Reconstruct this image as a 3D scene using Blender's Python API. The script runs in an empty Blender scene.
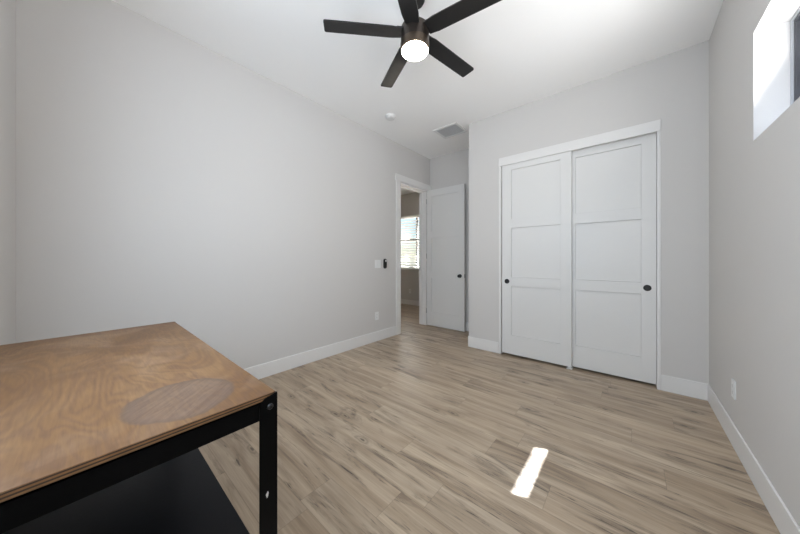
import bpy, bmesh, math, random
from mathutils import Vector, Matrix

random.seed(7)
C = bpy.context.scene.collection
SC = bpy.context.scene
PI = math.pi

# ------------------------------------------------------------------ camera
cam_data = bpy.data.cameras.new('camera')
cam = bpy.data.objects.new('camera', cam_data)
C.objects.link(cam)
cam.location = (0, 0, 1.2)
cam.rotation_euler = (PI / 2, 0, math.radians(40.49))
cam_data.sensor_width = 36.0
cam_data.lens = 269.67 * 36.0 / 800.0
cam_data.shift_y = -7.65 / 800.0
cam_data.clip_start = 0.02
SC.camera = cam

# ------------------------------------------------------------------ light
SC.view_settings.view_transform = 'Standard'
SC.view_settings.look = 'None'
SC.view_settings.gamma = 1.0
SC.view_settings.use_curve_mapping = False
SC.view_settings.exposure = 0.11
SC.cycles.diffuse_bounces = 10
SC.cycles.max_bounces = 14
SC.cycles.sample_clamp_indirect = 8.0

SUN_DIR = Vector((-0.49, -0.195, -1.0)).normalized()
world = bpy.data.worlds.new('world')
SC.world = world
world.use_nodes = True
wn = world.node_tree
wn.nodes.clear()
w_out = wn.nodes.new('ShaderNodeOutputWorld')
w_bg = wn.nodes.new('ShaderNodeBackground')
w_sky = wn.nodes.new('ShaderNodeTexSky')
w_sky.sky_type = 'NISHITA'
w_sky.sun_disc = False
w_sky.sun_elevation = math.asin(-SUN_DIR.z)
w_sky.sun_rotation = math.atan2(-SUN_DIR.x, -SUN_DIR.y)
w_bg.inputs['Strength'].default_value = 0.30
wn.links.new(w_sky.outputs['Color'], w_bg.inputs['Color'])
wn.links.new(w_bg.outputs['Background'], w_out.inputs['Surface'])

sun_data = bpy.data.lights.new('sun', 'SUN')
sun_data.energy = 300.0
sun_data.angle = math.radians(0.53)
sun_data.color = (1.0, 0.95, 0.87)
sun = bpy.data.objects.new('sun', sun_data)
C.objects.link(sun)
sun.location = (6, 4, 9)
sun.rotation_euler = SUN_DIR.to_track_quat('-Z', 'Y').to_euler()


def area_light(name, loc, direction, sx, sy, watts, color, spread=PI):
    d = bpy.data.lights.new(name, 'AREA')
    d.shape = 'RECTANGLE'
    d.size, d.size_y = sx, sy
    d.energy = watts
    d.color = color
    d.spread = spread
    o = bpy.data.objects.new(name, d)
    C.objects.link(o)
    o.location = loc
    o.rotation_euler = Vector(direction).to_track_quat('-Z', 'Y').to_euler()
    return o


# added lamp at the unseen window put in the right wall beside the camera
area_light('added_clerestory_fill', (0.60, 0.62, 2.13), (-1, 0, 0.6), 1.3, 0.5, 18.0, (0.97, 0.975, 1.0))
# added lamp inside the visible high window, aimed up to brighten the ceiling
area_light('added_high_window_uplight', (0.60, 2.07, 2.12), (-1, 0, 0.5), 0.44, 0.46, 9.5, (1.0, 0.98, 0.945), 2.5)
# added fill lamp at the unseen window put in behind the camera
area_light('added_near_fill', (-0.85, -0.30, 1.65), (0, 1, -0.15), 1.4, 1.2, 54.0, (0.765, 0.88, 1.0))
# daylight through the blinds of the room beyond the doorway
area_light('daylight_hall_window', (-4.75, 5.46, 1.7), (0, -1, -0.1), 1.2, 1.2, 5.5, (0.95, 0.97, 1.0))

# ------------------------------------------------------------------ dimensions
XL, XR, YC, YR, YB, H = -2.8315, 0.5085, 3.441, 4.1688, -0.2688, 3.06
XC = -1.690          # left edge of the closet wall
WALL_T = 0.15
RW_T = 0.22
BB = 0.144           # baseboard height


# ------------------------------------------------------------------ materials
def new_mat(name):
    m = bpy.data.materials.new(name)
    m.use_nodes = True
    return m, m.node_tree, m.node_tree.nodes['Principled BSDF']


def simple(name, rgb, rough=0.5, metal=0.0, spec=0.5, bump=0.0, bscale=60.0, mottle=0.0):
    m, t, b = new_mat(name)
    b.inputs['Base Color'].default_value = (*rgb, 1)
    b.inputs['Roughness'].default_value = rough
    b.inputs['Metallic'].default_value = metal
    b.inputs['Specular IOR Level'].default_value = spec
    if bump or mottle:
        tc = t.nodes.new('ShaderNodeTexCoord')
        n = t.nodes.new('ShaderNodeTexNoise')
        n.inputs['Scale'].default_value = bscale
        n.inputs['Detail'].default_value = 3
        t.links.new(tc.outputs['Object'], n.inputs['Vector'])
        if bump:
            bp = t.nodes.new('ShaderNodeBump')
            bp.inputs['Strength'].default_value = bump
            bp.inputs['Distance'].default_value = 0.002
            t.links.new(n.outputs['Fac'], bp.inputs['Height'])
            t.links.new(bp.outputs['Normal'], b.inputs['Normal'])
        if mottle:
            mx = t.nodes.new('ShaderNodeMix')
            mx.data_type = 'RGBA'
            mx.inputs['A'].default_value = (*[c * (1 - mottle) for c in rgb], 1)
            mx.inputs['B'].default_value = (*[min(1, c * (1 + mottle)) for c in rgb], 1)
            t.links.new(n.outputs['Fac'], mx.inputs['Factor'])
            t.links.new(mx.outputs['Result'], b.inputs['Base Color'])
    return m


M_wall = simple('wall_paint', (0.602, 0.586, 0.567), 0.85, spec=0.25, bump=0.12, bscale=140)
M_ceil = simple('ceiling_paint', (0.92, 0.915, 0.905), 0.9, spec=0.2, bump=0.12, bscale=120)
M_trim = simple('trim_paint', (0.73, 0.72, 0.705), 0.45, spec=0.4)
M_door = simple('door_paint', (0.70, 0.695, 0.68), 0.42, spec=0.4)
M_black = simple('black_metal', (0.0015, 0.0015, 0.0015), 0.5, spec=0.07, bump=0.05, bscale=300)
M_blade = simple('blade_black', (0.011, 0.0105, 0.0105), 0.42, spec=0.4)
M_bronze = simple('dark_bronze', (0.05, 0.04, 0.034), 0.35, metal=0.75)
M_brass_ring = simple('bronze_ring', (0.10, 0.075, 0.055), 0.32, metal=0.8)
M_knob = simple('knob_black', (0.01, 0.01, 0.01), 0.35)
M_plastic = simple('white_plastic', (0.74, 0.74, 0.73), 0.4)
M_slot = simple('slot_dark', (0.03, 0.03, 0.03), 0.6)
M_grey = simple('grey_plastic', (0.70, 0.70, 0.70), 0.5)
M_vent_dark = simple('duct_filter_grey', (0.58, 0.58, 0.58), 0.9)
M_hinge = simple('satin_nickel', (0.30, 0.30, 0.29), 0.4, metal=0.6)
M_steel = simple('bolt_steel', (0.05, 0.05, 0.052), 0.3, metal=0.9)
M_frame = simple('window_frame_bronze', (0.06, 0.06, 0.065), 0.4)
M_bead = simple('window_bead_grey', (0.45, 0.46, 0.47), 0.5)
M_blind, t, b = new_mat('blind_white')
b.inputs['Base Color'].default_value = (0.82, 0.82, 0.81, 1)
b.inputs['Roughness'].default_value = 0.5
_tr = t.nodes.new('ShaderNodeBsdfTranslucent')
_tr.inputs['Color'].default_value = (0.85, 0.85, 0.84, 1)
_mx = t.nodes.new('ShaderNodeMixShader')
_mx.inputs['Fac'].default_value = 0.45
t.links.new(b.outputs['BSDF'], _mx.inputs[1])
t.links.new(_tr.outputs['BSDF'], _mx.inputs[2])
t.links.new(_mx.outputs['Shader'], t.nodes['Material Output'].inputs['Surface'])
M_chip = simple('bare_primer', (0.6, 0.6, 0.58), 0.6)
M_ground = simple('ground_gravel', (0.42, 0.38, 0.33), 0.9, mottle=0.2, bscale=8)
M_shelf = simple('shelf_black', (0.002, 0.0026, 0.005), 0.34, spec=0.15, bump=0.08, bscale=90)

m, t, b = new_mat('lamp_lens')
b.inputs['Base Color'].default_value = (0.9, 0.88, 0.84, 1)
b.inputs['Emission Color'].default_value = (1.0, 0.90, 0.76, 1)
b.inputs['Emission Strength'].default_value = 65.0
M_lens = m


def glass_mat(name, tint):
    m = bpy.data.materials.new(name)
    m.use_nodes = True
    t = m.node_tree
    t.nodes.clear()
    o = t.nodes.new('ShaderNodeOutputMaterial')
    tr = t.nodes.new('ShaderNodeBsdfTransparent')
    tr.inputs['Color'].default_value = (*tint, 1)
    gl = t.nodes.new('ShaderNodeBsdfGlossy')
    gl.inputs['Roughness'].default_value = 0.02
    mx = t.nodes.new('ShaderNodeMixShader')
    mx.inputs['Fac'].default_value = 0.05
    t.links.new(tr.outputs['BSDF'], mx.inputs[1])
    t.links.new(gl.outputs['BSDF'], mx.inputs[2])
    t.links.new(mx.outputs['Shader'], o.inputs['Surface'])
    return m


M_glass_dim = glass_mat('sky_dim_glass', (0.285, 0.315, 0.365))  # tint added to the glass so the sky seen through it stays dark
M_glass = glass_mat('clear_glass', (0.9, 0.92, 0.92))


def nd(t, typ, **kw):
    n = t.nodes.new(typ)
    for k, v in kw.items():
        setattr(n, k, v)
    return n


def math_node(t, op, a, b=None, c=None):
    n = t.nodes.new('ShaderNodeMath')
    n.operation = op
    for i, v in enumerate((a, b, c)):
        if v is None:
            continue
        if isinstance(v, (int, float)):
            n.inputs[i].default_value = v
        else:
            t.links.new(v, n.inputs[i])
    return n.outputs[0]


def ramp(t, fac, stops, interp='LINEAR'):
    r = t.nodes.new('ShaderNodeValToRGB')
    r.color_ramp.interpolation = interp
    while len(r.color_ramp.elements) < len(stops):
        r.color_ramp.elements.new(0.5)
    for e, (p, col) in zip(r.color_ramp.elements, stops):
        e.position = p
        e.color = (*col, 1) if len(col) == 3 else col
    t.links.new(fac, r.inputs['Fac'])
    return r.outputs['Color']


def mix(t, fac, a, b, blend='MIX'):
    n = t.nodes.new('ShaderNodeMix')
    n.data_type = 'RGBA'
    n.blend_type = blend
    for key, v in (('Factor', fac), ('A', a), ('B', b)):
        sock = [s for s in n.inputs if s.name == key and (s.type == ('VALUE' if key == 'Factor' else 'RGBA'))][0]
        if isinstance(v, (int, float)):
            sock.default_value = v
        elif isinstance(v, tuple):
            sock.default_value = (*v, 1)
        else:
            t.links.new(v, sock)
    return [s for s in n.outputs if s.type == 'RGBA'][0]


def noise(t, vec, scale, detail=4, rough=0.55, dist=0.0, w=None):
    n = t.nodes.new('ShaderNodeTexNoise')
    n.inputs['Scale'].default_value = scale
    n.inputs['Detail'].default_value = detail
    n.inputs['Roughness'].default_value = rough
    n.inputs['Distortion'].default_value = dist
    t.links.new(vec, n.inputs['Vector'])
    return n.outputs['Fac']


def combine(t, x, y, z):
    n = t.nodes.new('ShaderNodeCombineXYZ')
    for i, v in enumerate((x, y, z)):
        if isinstance(v, (int, float)):
            n.inputs[i].default_value = v
        else:
            t.links.new(v, n.inputs[i])
    return n.outputs[0]


def floor_material():
    m, t, b = new_mat('oak_plank_floor')
    tc = nd(t, 'ShaderNodeTexCoord')
    sp = nd(t, 'ShaderNodeSeparateXYZ')
    t.links.new(tc.outputs['Object'], sp.inputs[0])
    X, Y = sp.outputs[0], sp.outputs[1]
    PW, PL = 0.182, 1.22
    rowf = math_node(t, 'DIVIDE', math_node(t, 'ADD', Y, 0.03), PW)
    row = math_node(t, 'FLOOR', rowf)
    v = math_node(t, 'FRACT', rowf)
    wr = nd(t, 'ShaderNodeTexWhiteNoise', noise_dimensions='1D')
    t.links.new(row, wr.inputs['W'])
    uf = math_node(t, 'ADD', math_node(t, 'DIVIDE', X, PL), math_node(t, 'MULTIPLY', wr.outputs['Value'], 5.0))
    col = math_node(t, 'FLOOR', uf)
    u = math_node(t, 'FRACT', uf)
    wc = nd(t, 'ShaderNodeTexWhiteNoise', noise_dimensions='2D')
    t.links.new(combine(t, row, col, 0), wc.inputs['Vector'])
    pid = wc.outputs['Value']
    off = math_node(t, 'MULTIPLY', pid, 37.0)
    # broad tone bands along the grain
    g1 = noise(t, combine(t, math_node(t, 'MULTIPLY', X, 0.9), math_node(t, 'MULTIPLY', Y, 11.0), off), 1.3, 5, 0.55, 0.6)
    base = ramp(t, g1, [(0.25, (0.225, 0.165, 0.118)), (0.42, (0.365, 0.283, 0.205)), (0.62, (0.475, 0.382, 0.288)), (0.8, (0.56, 0.465, 0.362))])
    # fine fibre
    g2 = noise(t, combine(t, math_node(t, 'MULTIPLY', X, 3.0), math_node(t, 'MULTIPLY', Y, 120.0), off), 1.0, 4, 0.6, 0.2)
    fib = ramp(t, g2, [(0.3, (0.80, 0.80, 0.80)), (0.7, (1.10, 1.10, 1.10))])
    c1 = mix(t, 0.8, base, fib, 'MULTIPLY')
    # per plank tint
    tint = ramp(t, pid, [(0.0, (0.90, 0.875, 0.835)), (0.35, (0.99, 0.97, 0.935)), (0.7, (1.05, 1.04, 1.01)), (1.0, (0.95, 0.945, 0.93))])
    c2 = mix(t, 1.0, c1, tint, 'MULTIPLY')
    # dark smoky zones along the grain
    g3 = noise(t, combine(t, math_node(t, 'MULTIPLY', X, 0.85), math_node(t, 'MULTIPLY', Y, 5.5), math_node(t, 'ADD', off, 11.0)), 1.6, 4, 0.62, 1.4)
    zone = ramp(t, g3, [(0.52, (0, 0, 0)), (0.72, (1, 1, 1))])
    c3 = mix(t, math_node(t, 'MULTIPLY', zone, 0.80), c2, (0.125, 0.092, 0.068))
    # short dark cracks, mostly inside the smoky zones
    g4 = noise(t, combine(t, math_node(t, 'MULTIPLY', X, 2.6), math_node(t, 'MULTIPLY', Y, 52.0), math_node(t, 'ADD', off, 5.0)), 1.5, 4, 0.68, 1.8)
    crack = ramp(t, g4, [(0.56, (0, 0, 0)), (0.625, (1, 1, 1))])
    gate = ramp(t, g3, [(0.50, (0, 0, 0)), (0.62, (1, 1, 1))])
    c4 = mix(t, math_node(t, 'MULTIPLY', math_node(t, 'MULTIPLY', crack, gate), 0.85), c3, (0.045, 0.034, 0.026))
    # knots
    vo = nd(t, 'ShaderNodeTexVoronoi', feature='F1', voronoi_dimensions='2D')
    vo.inputs['Scale'].default_value = 1.0
    wob = noise(t, combine(t, math_node(t, 'MULTIPLY', X, 6.0), math_node(t, 'MULTIPLY', Y, 14.0), off), 1.0, 2)
    t.links.new(combine(t, math_node(t, 'ADD', off, math_node(t, 'ADD', math_node(t, 'MULTIPLY', X, 1.7), math_node(t, 'MULTIPLY', wob, 0.16))),
                        math_node(t, 'ADD', math_node(t, 'MULTIPLY', Y, 4.2), math_node(t, 'MULTIPLY', wob, 0.18)), 0.0), vo.inputs['Vector'])
    sel = math_node(t, 'GREATER_THAN', math_node(t, 'FRACT', math_node(t, 'MULTIPLY', pid, 7.3)), 0.5)
    kn = ramp(t, vo.outputs['Distance'], [(0.02, (1, 1, 1)), (0.09, (0.45, 0.45, 0.45)), (0.17, (0, 0, 0))])
    ring = math_node(t, 'MULTIPLY_ADD', math_node(t, 'SINE', math_node(t, 'MULTIPLY', vo.outputs['Distance'], 90.0)), 0.3, 0.6)
    c5 = mix(t, math_node(t, 'MULTIPLY', math_node(t, 'MULTIPLY', kn, sel), ring), c4, (0.075, 0.055, 0.04))
    # joints
    ev = math_node(t, 'MINIMUM', v, math_node(t, 'SUBTRACT', 1.0, v))
    eu = math_node(t, 'MINIMUM', u, math_node(t, 'SUBTRACT', 1.0, u))
    gv = math_node(t, 'LESS_THAN', ev, 0.0062)
    gu = math_node(t, 'LESS_THAN', eu, 0.0011)
    gap = math_node(t, 'MAXIMUM', gv, math_node(t, 'MULTIPLY', gu, 0.8))
    c6 = mix(t, math_node(t, 'MULTIPLY', gap, 0.45), c5, (0.09, 0.07, 0.055))
    t.links.new(c6, b.inputs['Base Color'])
    rg = math_node(t, 'MULTIPLY_ADD', g2, 0.12, 0.30)
    t.links.new(rg, b.inputs['Roughness'])
    b.inputs['Specular IOR Level'].default_value = 0.42
    bp = nd(t, 'ShaderNodeBump')
    bp.inputs['Strength'].default_value = 0.10
    bp.inputs['Distance'].default_value = 0.002
    t.links.new(math_node(t, 'SUBTRACT', g2, math_node(t, 'MULTIPLY', gap, 1.0)), bp.inputs['Height'])
    t.links.new(bp.outputs['Normal'], b.inputs['Normal'])
    return m


def plywood_material():
    m, t, b = new_mat('plywood_face')
    tc = nd(t, 'ShaderNodeTexCoord')
    sp = nd(t, 'ShaderNodeSeparateXYZ')
    t.links.new(tc.outputs['Object'], sp.inputs[0])
    X, Y = sp.outputs[0], sp.outputs[1]
    # rotary-cut figure: contour bands of a slow field
    f = noise(t, combine(t, math_node(t, 'MULTIPLY', X, 1.5), math_node(t, 'MULTIPLY', Y, 3.2), 3.1), 1.7, 3, 0.42, 0.9)
    bands = math_node(t, 'MULTIPLY_ADD', math_node(t, 'SINE', math_node(t, 'MULTIPLY', f, 78.0)), 0.5, 0.5)
    big = noise(t, combine(t, X, math_node(t, 'MULTIPLY', Y, 2.0), 8.0), 2.6, 3, 0.5, 0.8)
    base = ramp(t, big, [(0.3, (0.112, 0.056, 0.023)), (0.5, (0.160, 0.085, 0.036)), (0.68, (0.195, 0.113, 0.053))])
    c1 = mix(t, math_node(t, 'MULTIPLY', bands, 0.45), base, (0.092, 0.048, 0.030))
    pale = ramp(t, noise(t, combine(t, X, Y, 1.7), 5.5, 3, 0.5, 1.0), [(0.5, (0, 0, 0)), (0.72, (1, 1, 1))])
    c2 = mix(t, math_node(t, 'MULTIPLY', pale, 0.5), c1, (0.235, 0.155, 0.095))
    fibre = noise(t, combine(t, math_node(t, 'MULTIPLY', X, 14.0), math_node(t, 'MULTIPLY', Y, 190.0), 0.0), 1.0, 3, 0.6, 0.3)
    c3 = mix(t, 0.75, c2, ramp(t, fibre, [(0.3, (0.78, 0.77, 0.76)), (0.7, (1.12, 1.12, 1.12))]), 'MULTIPLY')
    # worn oval patch near the corner (local coordinates, table base at origin)
    wob = noise(t, combine(t, X, Y, 0.3), 16.0, 2)
    dx = math_node(t, 'DIVIDE', math_node(t, 'ADD', X, 0.847 - 1.315), 0.118)
    dy = math_node(t, 'DIVIDE', math_node(t, 'ADD', Y, -0.160), 0.112)
    ca, sa = math.cos(0.12), math.sin(0.12)
    rx = math_node(t, 'ADD', math_node(t, 'MULTIPLY', dx, ca), math_node(t, 'MULTIPLY', dy, sa))
    ry = math_node(t, 'SUBTRACT', math_node(t, 'MULTIPLY', dy, ca), math_node(t, 'MULTIPLY', dx, sa))
    r = math_node(t, 'SQRT', math_node(t, 'ADD', math_node(t, 'MULTIPLY', rx, rx), math_node(t, 'MULTIPLY', ry, ry)))
    r = math_node(t, 'ADD', r, math_node(t, 'MULTIPLY_ADD', wob, 0.22, -0.11))
    inside = ramp(t, r, [(0.90, (1, 1, 1)), (1.04, (0, 0, 0))])
    rim = ramp(t, r, [(0.80, (0, 0, 0)), (0.94, (1, 1, 1)), (1.06, (0, 0, 0))])
    lines = noise(t, combine(t, math_node(t, 'MULTIPLY', math_node(t, 'ADD', X, Y), 60.0), math_node(t, 'MULTIPLY', math_node(t, 'SUBTRACT', X, Y), 8.0), 0.0), 1.0, 3, 0.6, 0.8)
    patch = ramp(t, lines, [(0.35, (0.085, 0.056, 0.042)), (0.65, (0.135, 0.097, 0.077))])
    c4 = mix(t, math_node(t, 'MULTIPLY', inside, 0.62), c3, patch)
    c5 = mix(t, math_node(t, 'MULTIPLY', rim, 0.45), c4, (0.066, 0.046, 0.036))
    # a long hairline scratch
    t.links.new(c5, b.inputs['Base Color'])
    b.inputs['Roughness'].default_value = 0.45
    b.inputs['Specular IOR Level'].default_value = 0.22
    bp = nd(t, 'ShaderNodeBump')
    bp.inputs['Strength'].default_value = 0.12
    bp.inputs['Distance'].default_value = 0.001
    t.links.new(fibre, bp.inputs['Height'])
    t.links.new(bp.outputs['Normal'], b.inputs['Normal'])
    return m


def ply_edge_material():
    m, t, b = new_mat('plywood_edge')
    tc = nd(t, 'ShaderNodeTexCoord')
    sp = nd(t, 'ShaderNodeSeparateXYZ')
    t.links.new(tc.outputs['Object'], sp.inputs[0])
    s = math_node(t, 'FRACT', math_node(t, 'MULTIPLY', sp.outputs[2], 1.0 / 0.0064))
    c = ramp(t, s, [(0.0, (0.035, 0.017, 0.008)), (0.42, (0.04, 0.02, 0.009)), (0.5, (0.20, 0.098, 0.034)), (1.0, (0.20, 0.098, 0.034))], 'LINEAR')
    n = noise(t, combine(t, math_node(t, 'MULTIPLY', sp.outputs[0], 30.0), math_node(t, 'MULTIPLY', sp.outputs[1], 30.0), sp.outputs[2]), 1.0, 3)
    c2 = mix(t, 0.6, c, ramp(t, n, [(0.3, (0.6, 0.6, 0.6)), (0.7, (1.1, 1.1, 1.1))]), 'MULTIPLY')
    t.links.new(c2, b.inputs['Base Color'])
    b.inputs['Roughness'].default_value = 0.6
    return m


M_floor = floor_material()
M_ply = plywood_material()
M_ply_edge = ply_edge_material()


# ------------------------------------------------------------------ mesh helpers
def add_box(bm, x0, x1, y0, y1, z0, z1, mi=0):
    vs = [bm.verts.new((x, y, z)) for x in (x0, x1) for y in (y0, y1) for z in (z0, z1)]
    fs = []
    for q in ((0, 1, 3, 2), (4, 6, 7, 5), (0, 4, 5, 1), (2, 3, 7, 6), (0, 2, 6, 4), (1, 5, 7, 3)):
        f = bm.faces.new([vs[i] for i in q])
        f.material_index = mi
        fs.append(f)
    return vs, fs


def bev_box(x0, x1, y0, y1, z0, z1, r=0.002, seg=2):
    bm = bmesh.new()
    add_box(bm, x0, x1, y0, y1, z0, z1)
    bmesh.ops.bevel(bm, geom=bm.edges[:], offset=r, segments=seg, affect='EDGES', profile=0.5)
    return bm


def merge(bm, other):
    me = bpy.data.meshes.new('tmp')
    other.to_mesh(me)
    bm.from_mesh(me)
    bpy.data.meshes.remove(me)
    other.free()
    return bm


def boxes(*bs, r=0.0, seg=2):
    bm = bmesh.new()
    for b in bs:
        if r:
            merge(bm, bev_box(*b, r=r, seg=seg))
        else:
            add_box(bm, *b)
    return bm


def add_lathe(bm, prof, seg=32, mat=None):
    """prof: list of (r, z); axis z, transformed by mat."""
    mat = mat or Matrix.Identity(4)
    rings = []
    for r, z in prof:
        if r < 1e-6:
            rings.append([bm.verts.new(mat @ Vector((0, 0, z)))])
        else:
            rings.append([bm.verts.new(mat @ Vector((r * math.cos(2 * PI * i / seg), r * math.sin(2 * PI * i / seg), z))) for i in range(seg)])
    for a, c in zip(rings, rings[1:]):
        for i in range(seg):
            j = (i + 1) % seg
            if len(a) == 1 and len(c) == 1:
                continue
            if len(a) == 1:
                bm.faces.new((a[0], c[j], c[i]))
            elif len(c) == 1:
                bm.faces.new((a[i], a[j], c[0]))
            else:
                bm.faces.new((a[i], a[j], c[j], c[i]))
    return bm


def lathe(prof, seg=32, mat=None):
    return add_lathe(bmesh.new(), prof, seg, mat)


def prism(poly, z0, z1, mat=None):
    """poly in xy extruded z0..z1, transformed by mat"""
    mat = mat or Matrix.Identity(4)
    bm = bmesh.new()
    a = [bm.verts.new(mat @ Vector((x, y, z0))) for x, y in poly]
    c = [bm.verts.new(mat @ Vector((x, y, z1))) for x, y in poly]
    bm.faces.new(a[::-1])
    bm.faces.new(c)
    n = len(poly)
    for i in range(n):
        j = (i + 1) % n
        bm.faces.new((a[i], a[j], c[j], c[i]))
    return bm


def rounded_rect(w, h, r, n=6, cx=0, cy=0):
    pts = []
    for sx, sy, a0 in ((1, 1, 0), (-1, 1, PI / 2), (-1, -1, PI), (1, -1, 1.5 * PI)):
        for i in range(n + 1):
            a = a0 + PI / 2 * i / n
            pts.append((cx + sx * (w / 2 - r) + r * math.cos(a), cy + sy * (h / 2 - r) + r * math.sin(a)))
    return pts


def world_loc(o):
    v = Vector((0, 0, 0))
    while o:
        v += o.location
        o = o.parent
    return v


def obj(name, bm, mats, parent=None, smooth=False, loc=None):
    """link bm (in world coordinates) as one mesh object; with loc, the origin sits there"""
    bmesh.ops.recalc_face_normals(bm, faces=bm.faces[:])
    org = world_loc(parent) if parent else Vector(loc or (0, 0, 0))
    if org.length:
        bmesh.ops.translate(bm, verts=bm.verts[:], vec=-org)
    me = bpy.data.meshes.new(name)
    bm.to_mesh(me)
    bm.free()
    for mm in (mats if isinstance(mats, (list, tuple)) else [mats]):
        me.materials.append(mm)
    if smooth:
        for p in me.polygons:
            p.use_smooth = True
        me.set_sharp_from_angle(angle=math.radians(35))
    o = bpy.data.objects.new(name, me)
    C.objects.link(o)
    if parent:
        o.parent = parent
    else:
        o.location = org
    return o


def thing(name, label, cat, loc, group=None):
    o = bpy.data.objects.new(name, None)
    o.empty_display_size = 0.1
    C.objects.link(o)
    o.location = loc
    o['label'] = label
    o['category'] = cat
    if group:
        o['group'] = group
    return o


def tag(o, label, cat, group=None):
    o['label'] = label
    o['category'] = cat
    if group:
        o['group'] = group
    return o


def struct(name, bm, mats, label=None, cat=None, smooth=False, loc=None):
    o = obj(name, bm, mats, smooth=smooth, loc=loc)
    o['kind'] = 'structure'
    if label:
        o['label'] = label
        o['category'] = cat
    return o


# ------------------------------------------------------------------ room shell
HX0, HY0, HY1, HH = -6.6, 1.2, 5.60, 2.95      # the room seen through the doorway
DO0, DO1, DOH = 3.320, 4.062, 2.452            # doorway opening in the left wall
XLO = XL - WALL_T
struct('floor', boxes((HX0 - 0.2, XR + RW_T, YB - 0.2, HY1 + 0.2, -0.12, 0.0)), M_floor,
       'greige oak plank floor with dark knots running through both rooms', 'floor')
struct('ceiling', boxes((XL, XR + RW_T, YB - 0.2, YR + 0.12, H, H + 0.12)), M_ceil,
       'flat white painted ceiling above the fan', 'ceiling')
struct('wall_left', boxes((XLO, XL, YB - 0.2, DO0, 0, H), (XLO, XL, DO1, YR + 0.12, 0, H), (XLO, XL, DO0, DO1, DOH, H)), M_wall,
       'long pale grey wall on the left with the open doorway', 'wall')
struct('wall_back', boxes((XL, XR, YR, YR + 0.12, 0, H)), M_wall,
       'pale grey wall of the alcove behind the open door', 'wall')

# closet wall with its opening
CO0, CO1, COH = -1.262, 0.200, 2.42
struct('wall_closet', boxes((XC, CO0, YC, YC + 0.12, 0, H), (CO1, XR, YC, YC + 0.12, 0, H), (CO0, CO1, YC, YC + 0.12, COH, H),
                            (XC, XC + 0.12, YC + 0.12, YR, 0, H)), M_wall,
       'pale grey wall around the sliding closet doors', 'wall')

# right wall: the visible clerestory opening, plus an unseen one added for light
WZ0, WZ1 = 1.842, 2.428
WY0, WY1 = 1.81, 2.358
VY0, VY1 = -0.05, 1.29
xr0, xr1 = XR, XR + RW_T
struct('wall_right', boxes((xr0, xr1, YB - 0.2, YR + 0.12, 0, WZ0), (xr0, xr1, YB - 0.2, YR + 0.12, WZ1, H),
                           (xr0, xr1, WY1, YR + 0.12, WZ0, WZ1), (xr0, xr1, VY1, WY0, WZ0, WZ1), (xr0, xr1, YB - 0.2, VY0, WZ0, WZ1)), M_wall,
       'pale grey wall on the right with the high window', 'wall')
# near wall (behind the camera) with an unseen window opening added for light
NX0, NX1, NZ0, NZ1 = -1.6, -0.1, 1.0, 2.3
struct('wall_near', boxes((XL, NX0, YB - 0.15, YB, 0, H), (NX1, XR, YB - 0.15, YB, 0, H), (NX0, NX1, YB - 0.15, YB, 0, NZ0), (NX0, NX1, YB - 0.15, YB, NZ1, H)), M_wall,
       'sliver of pale grey wall at the far left behind the workbench', 'wall')

# room beyond the doorway
HWX0, HWX1, HWZ0, HWZ1 = -5.35, -3.75, 0.955, 2.355
struct('wall_hall_far', boxes((HX0, HWX0, HY1, HY1 + 0.15, 0, HH), (HWX1, XLO + 0.15, HY1, HY1 + 0.15, 0, HH), (HWX0, HWX1, HY1, HY1 + 0.15, 0, HWZ0), (HWX0, HWX1, HY1, HY1 + 0.15, HWZ1, HH)), M_wall,
       'grey wall with a window, seen through the doorway', 'wall')
struct('wall_hall_side', boxes((HX0 - 0.15, HX0, HY0, HY1 + 0.15, 0, HH)), M_wall)
struct('wall_hall_near', boxes((HX0, XLO, HY0 - 0.15, HY0, 0, HH)), M_wall)
struct('wall_hall_right', boxes((XLO, XLO + 0.15, YR + 0.12, HY1, 0, HH)), M_wall)
struct('ceiling_hall', boxes((HX0 - 0.15, XLO, HY0 - 0.15, HY1 + 0.15, HH, HH + 0.12)), M_ceil)


# ------------------------------------------------------------------ baseboards
def baseboard(name, x0, x1, y0, y1, h, label):
    struct(name, bev_box(x0, x1, y0, y1, 0.0, h, r=0.003), M_trim, label, 'baseboard')


T = 0.010
baseboard('baseboard_left', XL, XL + T, YB, 3.205, BB, 'white baseboard along the long left wall')
baseboard('baseboard_right', XR - T, XR, YB, YC - T, BB, 'white baseboard along the right wall under the window')
bm = boxes((XC - T, CO0 - 0.014, YC - T, YC, 0, BB), r=0.003)
merge(bm, bev_box(XC - T, XC, YC, YR - T, 0, BB, r=0.003))
struct('baseboard_closet', bm, M_trim, 'short white baseboard left of the closet wrapping its outer corner', 'baseboard')
baseboard('baseboard_corner', CO1 + 0.014, XR, YC - T, YC, BB, 'short white baseboard between closet and right wall')
baseboard('baseboard_back', XL, XC, YR - T, YR, BB, 'white baseboard behind the open door')
baseboard('baseboard_hall', HX0, XLO, HY1 - T, HY1, 0.128, 'white baseboard under the window beyond the doorway')

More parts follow.
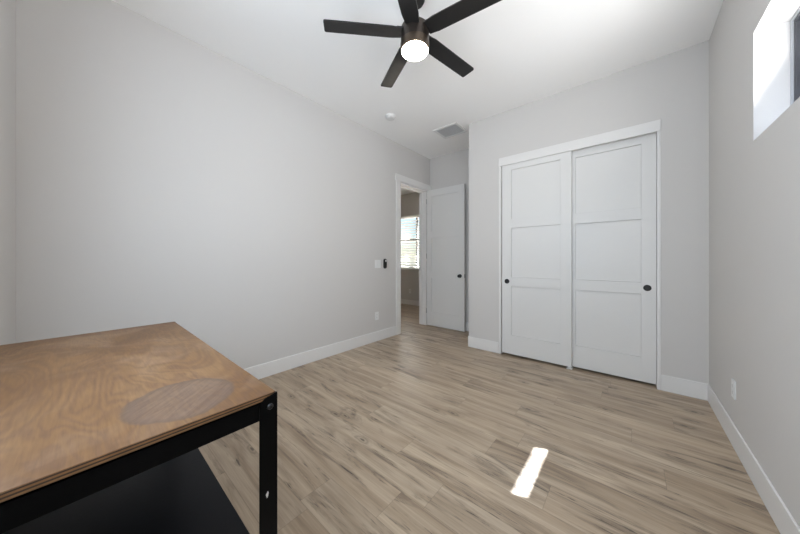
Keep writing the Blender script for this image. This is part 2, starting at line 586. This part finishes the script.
# ------------------------------------------------------------------ doorway casing and jambs
CT = 0.016
bm = boxes((XL, XL + CT, 3.213, 3.312, 0, DOH + 0.004), (XL, XL + CT, 4.072, 4.152, 0, DOH + 0.004), r=0.002)
merge(bm, bev_box(XL, XL + 0.024, 3.195, 4.165, DOH + 0.004, DOH + 0.108, r=0.002))
struct('trim_1', bm, M_trim, 'white craftsman casing around the open doorway', 'door casing')
JT = 0.018
struct('trim_2', boxes((XLO - 0.005, XL + 0.004, DO0 - 0.002, DO0 + JT - 0.004, 0, DOH), (XLO - 0.005, XL + 0.004, DO1 - JT + 0.004, DO1 + 0.002, 0, DOH),
                       (XLO - 0.005, XL + 0.004, DO0, DO1, DOH - JT, DOH + 0.002),
                       (XLO + 0.04, XLO + 0.075, DO0 + JT - 0.004, DO0 + JT + 0.004, 0, DOH - JT), (XLO + 0.04, XLO + 0.075, DO1 - JT - 0.003, DO1 - JT + 0.004, 0, DOH - JT),
                       (XLO + 0.04, XLO + 0.075, DO0 + JT, DO1 - JT, DOH - JT - 0.012, DOH - JT), r=0.0015), M_trim,
       'white jamb lining the open doorway', 'door jamb')


# ------------------------------------------------------------------ shaker doors
def shaker(x0, x1, y_front, thick, z0, z1, panels, sl, sr, recess=0.010):
    """door in the xz plane, front face looking to -y; panels = list of (zbottom, ztop)"""
    yb = y_front + thick
    ym = (y_front + yb) / 2
    bm = boxes((x0 + 0.01, x1 - 0.01, ym - 0.002, ym + 0.002, z0 + 0.01, z1 - 0.01))
    for a, c in panels:      # loose panels; gap, widest at top, added to deepen the shadow line under rails
        add_box(bm, x0 + sl + 0.0015, x1 - sr - 0.0015, y_front + recess, yb - recess, a + 0.001, c - 0.004)
    zs = [z0]
    for a, c in panels:
        zs += [a, c]
    zs.append(z1)
    bs = [(x0, x0 + sl, y_front, yb, z0, z1), (x1 - sr, x1, y_front, yb, z0, z1)]
    for i in range(0, len(zs), 2):
        bs.append((x0 + sl - 0.0005, x1 - sr + 0.0005, y_front + 0.0002, yb - 0.0002, zs[i] + 0.0002, zs[i + 1] - 0.0002))
    for b in bs:
        merge(bm, bev_box(*b, r=0.0008, seg=1))
    return bm


PAN = [(0.252, 0.864), (0.980, 1.585), (1.702, 2.328)]
# entry door, folded back against the alcove wall
DX0, DX1, DY = -2.818, -2.072, 4.052
d1 = struct('door_1', shaker(DX0, DX1, DY, 0.038, 0.011, 2.446, PAN, 0.100, 0.102), M_door,
            'white three panel door standing open against the alcove wall', 'door', loc=(DX0, DY, 0))
KX, KZ = -2.147, 0.924
for side, yb, s in (('front', DY, -1), ('rear', DY + 0.038, 1)):
    mt = Matrix.Translation((KX, yb, KZ)) @ Matrix.Rotation(s * -PI / 2, 4, 'X')
    k = 1.0 if s < 0 else 0.9
    obj('doorknob', lathe([(0, 0), (0.031, 0), (0.031, 0.006), (0.012, 0.009), (0.011, 0.026), (0.022, 0.032), (0.027, 0.042 * k), (0.025, 0.052 * k), (0.015, 0.058 * k), (0, 0.059 * k)], 28, mt),
        M_knob, d1, True)['label'] = 'black round doorknob'
for hz in (2.25, 1.26, 0.27):
    bm = lathe([(0, -0.045), (0.006, -0.045), (0.006, 0.045), (0, 0.045)], 12, Matrix.Translation((DX0 - 0.004, DY - 0.004, hz)))
    obj('hinge', bm, M_hinge, d1, True)['label'] = 'satin metal hinge knuckle'
obj('latch_plate', boxes((DX1 - 0.001, DX1 + 0.0012, DY + 0.008, DY + 0.030, KZ - 0.03, KZ + 0.03)), M_knob, d1)

# closet: jamb, header board, doors, floor guide
bm = boxes((CO0 - 0.013, CO0 + 0.016, YC - 0.007, YC + 0.12, 0, 2.385), (CO1 - 0.012, CO1 + 0.013, YC - 0.007, YC + 0.12, 0, 2.385), r=0.0015)
struct('trim_3', bm, M_trim, 'narrow white jambs on both sides of the closet opening', 'door jamb')
bm = bev_box(CO0 - 0.013, CO1 + 0.013, YC - 0.013, YC + 0.02, 2.381, 2.484, r=0.002)
merge(bm, boxes((CO0 + 0.012, CO1 - 0.012, YC + 0.02, YC + 0.11, 2.395, COH)))
struct('trim_4', bm, M_trim, 'white header board hiding the closet door track', 'trim')
d2 = struct('door_2', shaker(-1.238, -0.486, YC + 0.004, 0.034, 0.024, 2.41, [(0.255, 0.866), (0.978, 1.588), (1.700, 2.312)], 0.116, 0.106), M_door,
            'left sliding closet door, white three panel, overlapping the other door', 'door', loc=(-1.238, YC, 0))
d3 = struct('door_3', shaker(-0.560, 0.186, YC + 0.048, 0.034, 0.024, 2.41, [(0.255, 0.866), (0.978, 1.588), (1.700, 2.312)], 0.105, 0.106), M_door,
            'right sliding closet door, white three panel, nearest the right wall', 'door', loc=(-0.56, YC, 0))


def pull(x, y, z, parent):
    mt = Matrix.Translation((x, y, z)) @ Matrix.Rotation(PI / 2, 4, 'X')
    obj('flush_pull', lathe([(0, 0.0012), (0.021, 0.0012), (0.0235, 0.0034), (0.0285, 0.0034), (0.0298, 0.0018), (0.0298, -0.002)], 32, mt), M_knob, parent, True)['label'] = 'black round flush pull'


pull(-1.176, YC + 0.0035, 0.925, d2)
pull(0.124, YC + 0.0475, 0.927, d3)
g = thing('door_guide', 'small white floor guide under the overlap of the closet doors', 'door guide', (-0.505, YC + 0.02, 0))
obj('guide_plate', bev_box(-0.535, -0.480, YC - 0.004, YC + 0.08, 0.0, 0.004, r=0.001), M_plastic, g)
obj('guide_fin', boxes((-0.525, -0.490, YC - 0.004, YC + 0.002, 0.003, 0.016)), M_plastic, g)
obj('guide_fin', boxes((-0.525, -0.490, YC + 0.040, YC + 0.046, 0.003, 0.014)), M_plastic, g)
obj('guide_fin', boxes((-0.525, -0.490, YC + 0.083, YC + 0.088, 0.003, 0.016)), M_plastic, g)

# closet interior floor is dark and closed in by the wall boxes

# ------------------------------------------------------------------ windows
def window(name, label, axis, p0, p1, a0, a1, z0, z1, fr, glass, mull=None, bead=0.0, sash_z=None):
    """frame in the plane between p0 and p1 (depth), spanning a0..a1 along the other axis"""
    def bx(d0, d1, u0, u1, w0, w1):
        return (d0, d1, u0, u1, w0, w1) if axis == 'x' else (u0, u1, d0, d1, w0, w1)
    bs = [bx(p0, p1, a0, a0 + fr, z0, z1), bx(p0, p1, a1 - fr, a1, z0, z1), bx(p0, p1, a0 + fr, a1 - fr, z0, z0 + fr), bx(p0, p1, a0 + fr, a1 - fr, z1 - fr, z1)]
    if mull is not None:
        for mu in mull:
            bs.append(bx(p0, p1, mu - fr / 2, mu + fr / 2, z0 + fr, z1 - fr))
    if sash_z is not None:
        bs.append(bx(p0, p1, a0 + fr, a1 - fr, sash_z - fr / 2, sash_z + fr / 2))
    w = struct(name, boxes(*bs, r=0.002, seg=1), M_frame, label, 'window')
    pm = (p0 + p1) / 2
    pane = obj('window_pane', boxes(bx(pm - 0.003, pm + 0.003, a0 + fr - 0.004, a1 - fr + 0.004, z0 + fr - 0.004, z1 - fr + 0.004)), glass, w)
    if bead:
        e = min(p0, p1) if abs(p0) < abs(p1) else max(p0, p1)
        d0, d1 = (e - 0.008, e)
        obj('window_bead', boxes(bx(d0, d1, a0, a0 + bead, z0, z1), bx(d0, d1, a1 - bead, a1, z0, z1), bx(d0, d1, a0 + bead, a1 - bead, z0, z0 + bead), bx(d0, d1, a0 + bead, a1 - bead, z1 - bead, z1)), M_bead, w)
    return w


window('window_1', 'high dark framed window in the right wall', 'x', XR + 0.125, XR + 0.195, WY0, WY1, WZ0, WZ1, 0.028, M_glass_dim, bead=0.012)
window('window_added_right', 'unseen long high window added in the right wall beside the camera', 'x', XR + 0.125, XR + 0.195, VY0, VY1, WZ0, WZ1, 0.028, M_glass_dim)  # added out of view to go with the fill lamp beside the camera
window('window_added_near', 'unseen window added in the wall behind the camera', 'y', YB - 0.12, YB - 0.06, NX0, NX1, NZ0, NZ1, 0.035, M_glass_dim)  # added opening for the fill lamp behind the camera
window('window_4', 'window behind white blinds beyond the doorway', 'y', HY1 + 0.07, HY1 + 0.13, HWX0, HWX1, HWZ0, HWZ1, 0.045, M_glass, mull=[-4.27], sash_z=1.72)
struct('trim_5', bev_box(HWX0 - 0.05, HWX1 + 0.05, HY1 - 0.03, HY1 + 0.07, HWZ0 - 0.03, HWZ0, r=0.003), M_trim, 'white sill under the blinds beyond the doorway', 'window sill')

# blinds in that window
bl = thing('window_blind', 'white horizontal slat blind in the window beyond the doorway', 'blind', (-4.55, HY1 + 0.035, HWZ0))
obj('head_rail', bev_box(HWX0 + 0.01, HWX1 - 0.01, HY1 + 0.008, HY1 + 0.060, HWZ1 - 0.06, HWZ1 - 0.005, r=0.003), M_blind, bl)
bm = bmesh.new()
z = HWZ0 + 0.07
tilt = math.radians(-34)
while z < HWZ1 - 0.08:
    bb = bev_box(HWX0 + 0.012, HWX1 - 0.012, -0.028, 0.028, -0.0015, 0.0015, r=0.0007, seg=1)
    bmesh.ops.transform(bb, matrix=Matrix.Translation((0, HY1 + 0.034, z)) @ Matrix.Rotation(tilt, 4, 'X'), verts=bb.verts[:])
    merge(bm, bb)
    z += 0.066
obj('slats', bm, M_blind, bl)
obj('bottom_rail', bev_box(HWX0 + 0.012, HWX1 - 0.012, HY1 + 0.012, HY1 + 0.056, HWZ0 + 0.004, HWZ0 + 0.03, r=0.003), M_blind, bl)
bm = bmesh.new()
for cx in (-5.1, -4.62, -4.0):
    for dy in (0.006, 0.062):
        add_box(bm, cx - 0.001, cx + 0.001, HY1 + dy - 0.001, HY1 + dy + 0.001, HWZ0 + 0.02, HWZ1 - 0.03)
obj('ladder_cord', bm, M_blind, bl)

# outside ground beyond the windows
struct('ground_outside', boxes((-30, -8.0, -30, 60, -0.3, -0.15), (-8.0, 1.2, 6.2, 60, -0.3, -0.15), (1.2, 30, -30, 60, -0.3, -0.15)), M_ground,
       'pale gravel ground outside the windows', 'ground')

# ------------------------------------------------------------------ workbench
TX0, TX1, TY0, TY1, TZ = -1.925, -0.7065, -0.255, 0.3262, 0.855
wb = thing('workbench', 'black angle-steel workbench with a worn brown plywood top at lower left', 'workbench', (-1.315, 0.0, 0))
PT = 0.0155
bm = bmesh.new()
vs, fs = add_box(bm, TX0, TX1, TY0, TY1, TZ - PT, TZ)
bmesh.ops.bevel(bm, geom=bm.edges[:], offset=0.0012, segments=2, affect='EDGES')
bm.normal_update()
for f in bm.faces:
    f.material_index = 0 if f.normal.z > 0.3 else 1
obj('tabletop', bm, [M_ply, M_ply_edge], wb)['label'] = 'brown plywood top with an oval worn patch'
LW, LT = 0.0445, 0.0028
TXo, TXi, TYo, TYi = TX1 + LT, TX0 - LT, TY1 + LT, TY0 - LT     # outer faces of the angle iron


def angle_leg(sx, sy):
    xo = TXo if sx > 0 else TXi
    yo = TYo if sy > 0 else TYi
    bm = bmesh.new()
    # flange in the plane x = xo: width along y, with one rounded top corner
    n = 8
    r = 0.026
    prof = [(0, 0), (LW, 0), (LW, TZ - 0.006 - r)]
    for i in range(1, n + 1):
        a = PI / 2 * i / n
        prof.append((LW - r + r * math.cos(a), TZ - 0.006 - r + r * math.sin(a)))
    prof.append((0, TZ - 0.002))
    for axis in ('x', 'y'):
        vs0, vs1 = [], []
        for u, zz in prof:
            if axis == 'x':
                vs0.append(bm.verts.new((xo, yo - sy * u, zz)))
                vs1.append(bm.verts.new((xo - sx * LT, yo - sy * u, zz)))
            else:
                vs0.append(bm.verts.new((xo - sx * (u + (LT if u == 0 else 0)), yo, zz)))
                vs1.append(bm.verts.new((xo - sx * (u + (LT if u == 0 else 0)), yo - sy * LT, zz)))
        bm.faces.new(vs0)
        bm.faces.new(vs1[::-1])
        m_ = len(prof)
        for i in range(m_):
            j = (i + 1) % m_
            bm.faces.new((vs0[i], vs1[i], vs1[j], vs0[j]))
    return bm


for sx in (1, -1):
    for sy in (1, -1):
        leg = obj('leg', angle_leg(sx, sy), M_black, wb)
        xo = TXo if sx > 0 else TXi
        yo = TYo if sy > 0 else TYi
        mt = Matrix.Translation((xo - 0.0002 * sx, yo - sy * 0.0185, 0.822)) @ Matrix.Rotation(sx * PI / 2, 4, 'Y')
        obj('bolt', lathe([(0.0078, 0), (0.0078, 0.001), (0.0062, 0.0028), (0.0034, 0.0034), (0.003, 0.002), (0, 0.002)], 20, mt), M_steel, leg, True)['label'] = 'small round bolt head'
        if sx > 0 and sy > 0:
            poly = [(0.000, -0.009), (0.0025, -0.004), (0.0042, 0.003), (0.002, 0.009), (0.0002, 0.006), (-0.003, 0.002), (-0.0016, -0.004)]
            mt = Matrix.Translation((xo, yo - 0.0265, 0.600)) @ Matrix(((0, 0, 1, 0), (1, 0, 0, 0), (0, 1, 0, 0), (0, 0, 0, 1)))
            obj('paint_chip', prism(poly, -0.0005, 0.0003, mt), M_chip, leg)['label'] = 'pale chip in the black paint'
RH = 0.045
rz0, rz1 = TZ - PT - RH, TZ - PT
for sx in (1, -1):       # long rails run along y, short way of the bench
    x1 = TX1 if sx > 0 else TX0
    xa, xb = sorted((x1, x1 - sx * LT))
    xc, xd = sorted((x1, x1 - sx * 0.04))
    obj('side_rail', boxes((xa, xb, TY0 + 0.002, TY1 - 0.002, rz0, rz1 - 0.0002), (xc, xd, TY0 + 0.002, TY1 - 0.002, rz1 - LT - 0.0002, rz1 - 0.0002)), M_black, wb)
for sy in (1, -1):
    y1 = TY1 if sy > 0 else TY0
    ya, yb = sorted((y1, y1 - sy * LT))
    yc, yd = sorted((y1 - sy * LT, y1 - sy * 0.04))
    obj('end_rail', boxes((TX0 + 0.003, TX1 - 0.003, ya, yb, rz0, rz1 - 0.0004), (TX0 + 0.04, TX1 - 0.04, yc, yd, rz1 - LT - 0.0004, rz1 - 0.0004)), M_black, wb)
SZ = 0.372
obj('lower_shelf', bev_box(TX0 + 0.003, TX1 - 0.003, TY0 + 0.003, TY1 - 0.001, SZ - 0.015, SZ, r=0.0015), M_shelf, wb)['label'] = 'black lower shelf panel with dust specks'
obj('shelf_rail', boxes((TX1 - LT, TX1, TY0 + 0.002, TY1 - 0.002, SZ - 0.058, SZ - 0.0155), (TX1 - 0.035, TX1 - LT, TY0 + 0.002, TY1 - 0.002, SZ - 0.018, SZ - 0.0155)), M_black, wb)
obj('shelf_rail', boxes((TX0, TX0 + LT, TY0 + 0.002, TY1 - 0.002, SZ - 0.058, SZ - 0.0155), (TX0 + LT, TX0 + 0.035, TY0 + 0.002, TY1 - 0.002, SZ - 0.018, SZ - 0.0155)), M_black, wb)

# ------------------------------------------------------------------ ceiling fan
FX, FY, BZ, FR = -1.144, 1.500, 2.775, 0.624
fan = thing('ceiling_fan', 'black five blade ceiling fan with a lit round lamp', 'ceiling fan', (FX, FY, H))
at = lambda z: Matrix.Translation((FX, FY, z))
obj('canopy', lathe([(0, 0), (0.070, 0), (0.072, -0.012), (0.070, -0.05), (0.062, -0.064), (0.03, -0.070), (0, -0.070)], 40, at(H)), M_blade, fan, True)
obj('downrod', lathe([(0.013, -0.06), (0.013, -0.24)], 20, at(H)), M_blade, fan, True)
house = obj('motor_housing', lathe([(0, 2.826), (0.03, 2.828), (0.075, 2.822), (0.096, 2.812), (0.0985, 2.798), (0.0985, 2.712), (0, 2.712)], 48, at(0)), M_bronze, fan, True)
obj('light_ring', lathe([(0.09, 2.7115), (0.1000, 2.7115), (0.1012, 2.705), (0.1012, 2.662), (0.0992, 2.656), (0.0910, 2.654), (0.0910, 2.69)], 48, at(0)), M_brass_ring, fan, True)['label'] = 'warm bronze ring around the lamp'
obj('lamp_lens', lathe([(0.0905, 2.682), (0.0905, 2.652), (0.083, 2.644), (0.062, 2.638), (0.03, 2.635), (0, 2.634)], 48, at(0)), M_lens, fan, True)['label'] = 'glowing frosted lamp lens'
BW = 0.112
for k in range(5):
    a = math.radians((80.37, 152.36, 226.6, 296.4, 8.4)[k])
    # outline of the blade in its own frame: x along the blade
    pts = [(0.095, -BW * 0.42), (0.16, -BW * 0.5)]
    rr = 0.014
    for i in range(7):
        q = -PI / 2 + PI / 2 * i / 6
        pts.append((FR - rr + rr * math.cos(q), -BW / 2 + rr + rr * math.sin(q)))
    for i in range(7):
        q = PI / 2 * i / 6
        pts.append((FR - 0.006 - rr + rr * math.cos(q), BW / 2 - rr + rr * math.sin(q)))
    pts += [(0.16, BW * 0.5), (0.095, BW * 0.42)]
    mt = at(BZ) @ Matrix.Rotation(a, 4, 'Z') @ Matrix.Rotation(math.radians(-8), 4, 'X')
    bm = prism(pts, -0.004, 0.004, mt)
    bl_ = obj('blade', bm, M_blade, fan)
    mt2 = at(BZ) @ Matrix.Rotation(a, 4, 'Z')
    bm = bmesh.new()
    add_box(bm, 0.085, 0.135, -0.046, 0.046, 0.0, 0.014)
    bmesh.ops.bevel(bm, geom=bm.edges[:], offset=0.004, segments=2, affect='EDGES')
    bmesh.ops.transform(bm, matrix=mt2 @ Matrix.Rotation(math.radians(-8), 4, 'X'), verts=bm.verts[:])
    obj('blade_bracket', bm, M_blade, bl_)

# ------------------------------------------------------------------ ceiling fittings
sd = thing('smoke_detector', 'round white smoke detector on the ceiling by the left wall', 'smoke detector', (-2.368, 2.580, H))
at = lambda z: Matrix.Translation((-2.368, 2.580, z))
obj('base', lathe([(0, 0), (0.068, 0), (0.070, -0.006), (0.068, -0.014), (0, -0.014)], 40, at(H)), M_plastic, sd, True)
obj('cover', lathe([(0.060, -0.014), (0.061, -0.022), (0.056, -0.034), (0.045, -0.040), (0.020, -0.042), (0.018, -0.039), (0, -0.039)], 40, at(H)), M_plastic, sd, True)
bm = bmesh.new()
for k in range(16):
    a = 2 * PI * k / 16
    bb = bev_box(-0.004, 0.004, 0.0560, 0.0605, -0.030, -0.020, r=0.0006, seg=1)
    bmesh.ops.transform(bb, matrix=at(H) @ Matrix.Rotation(a, 4, 'Z'), verts=bb.verts[:])
    merge(bm, bb)
obj('vent_slots', bm, M_grey, sd)

vx0, vx1, vy0, vy1 = -2.163, -1.785, 3.268, 3.606
vt = thing('ceiling_vent', 'white framed grey louvred air grille on the ceiling near the alcove', 'vent', ((vx0 + vx1) / 2, (vy0 + vy1) / 2, H))
fb = 0.036
obj('frame', boxes((vx0, vx1, vy0, vy0 + fb, H - 0.012, H), (vx0, vx1, vy1 - fb, vy1, H - 0.012, H), (vx0, vx0 + fb, vy0 + fb - 0.002, vy1 - fb + 0.002, H - 0.012, H), (vx1 - fb, vx1, vy0 + fb - 0.002, vy1 - fb + 0.002, H - 0.012, H), r=0.003), M_plastic, vt)
obj('backing', boxes((vx0 + fb - 0.004, vx1 - fb + 0.004, vy0 + fb - 0.004, vy1 - fb + 0.004, H - 0.003, H)), M_vent_dark, vt)['label'] = 'grey filter behind the louvres'
bm = bmesh.new()
n = 17
for k in range(n):
    yy = vy0 + fb + (k + 0.5) * (vy1 - vy0 - 2 * fb) / n
    bb = bev_box(vx0 + fb - 0.002, vx1 - fb + 0.002, -0.0055, 0.0055, -0.0005, 0.0005, r=0.0002, seg=1)
    bmesh.ops.transform(bb, matrix=Matrix.Translation((0, yy, H - 0.0075)) @ Matrix.Rotation(math.radians(40), 4, 'X'), verts=bb.verts[:])
    merge(bm, bb)
obj('louvres', bm, M_grey, vt)


# ------------------------------------------------------------------ wall fittings
def on_wall(side, u, z):
    """matrix: local x along the wall (right as seen), local y up, local z out of the wall"""
    if side == 'left':      # normal +x
        return Matrix.Translation((XL, u, z)) @ Matrix(((0, 0, 1, 0), (1, 0, 0, 0), (0, 1, 0, 0), (0, 0, 0, 1)))
    if side == 'right':     # normal -x
        return Matrix.Translation((XR, u, z)) @ Matrix(((0, 0, -1, 0), (-1, 0, 0, 0), (0, 1, 0, 0), (0, 0, 0, 1)))
    return Matrix.Translation((u, HY1, z)) @ Matrix(((1, 0, 0, 0), (0, 0, -1, 0), (0, 1, 0, 0), (0, 0, 0, 1)))   # hall far wall


def plate_bm(w, h, d, mt):
    bm = prism(rounded_rect(w, h, 0.006, 4), 0, d, mt)
    top = [e for e in bm.edges if all(abs((mt.inverted() @ v.co).z - d) < 1e-6 for v in e.verts)]
    bmesh.ops.bevel(bm, geom=top, offset=0.0018, segments=2, affect='EDGES')
    return bm


def outlet(label, side, u, z):
    mt = on_wall(side, u, z)
    root = thing('wall_outlet', label, 'outlet', mt.translation)
    obj('plate', plate_bm(0.074, 0.118, 0.006, mt), M_plastic, root)
    for dz in (0.021, -0.021):
        rc = obj('socket', prism(rounded_rect(0.033, 0.030, 0.010, 5, 0, dz), 0.005, 0.0075, mt), M_plastic, root)
        bm = prism([(-0.0075, dz - 0.002), (-0.0055, dz - 0.002), (-0.0055, dz + 0.007), (-0.0075, dz + 0.007)], 0.007, 0.0078, mt)
        merge(bm, prism([(0.0055, dz - 0.001), (0.0075, dz - 0.001), (0.0075, dz + 0.006), (0.0055, dz + 0.006)], 0.007, 0.0078, mt))
        merge(bm, prism([(0.0025 * math.cos(i), dz - 0.008 + 0.0025 * math.sin(i)) for i in [2 * PI * j / 10 for j in range(10)]], 0.007, 0.0078, mt))
        obj('slots', bm, M_slot, rc)
    obj('screw', prism([(0.003 * math.cos(2 * PI * j / 10), 0.003 * math.sin(2 * PI * j / 10)) for j in range(10)], 0.005, 0.0068, mt), M_grey, root)
    return root


outlet('white outlet low on the left wall beside the doorway', 'left', 2.790, 0.370)
outlet('white outlet low on the right wall under the window', 'right', 2.712, 0.366)
outlet('white outlet on the wall seen through the doorway', 'hall', -4.43, 0.36)

mt = on_wall('left', 2.812, 1.133)
sw = thing('light_switch', 'white double light switch plate on the left wall', 'light switch', mt.translation)
obj('plate', plate_bm(0.118, 0.120, 0.006, mt), M_plastic, sw)
for dx in (-0.024, 0.024):
    bm = prism(rounded_rect(0.033, 0.067, 0.002, 2, dx, 0), 0.005, 0.0085, mt)
    obj('rocker', bm, M_plastic, sw)

mt = on_wall('left', 2.958, 1.135)
rm = thing('fan_remote', 'black oblong remote in a wall cradle right of the light switch', 'remote control', mt.translation)
obj('cradle', prism(rounded_rect(0.058, 0.150, 0.028, 8), 0, 0.012, mt), M_knob, rm, True)
obj('handset', prism(rounded_rect(0.046, 0.134, 0.0225, 8), 0.010, 0.026, mt), M_knob, rm, True)
obj('button', prism(rounded_rect(0.026, 0.030, 0.0125, 6, 0, 0.042), 0.0255, 0.028, mt), M_grey, rm, True)['label'] = 'pale grey button at the top'
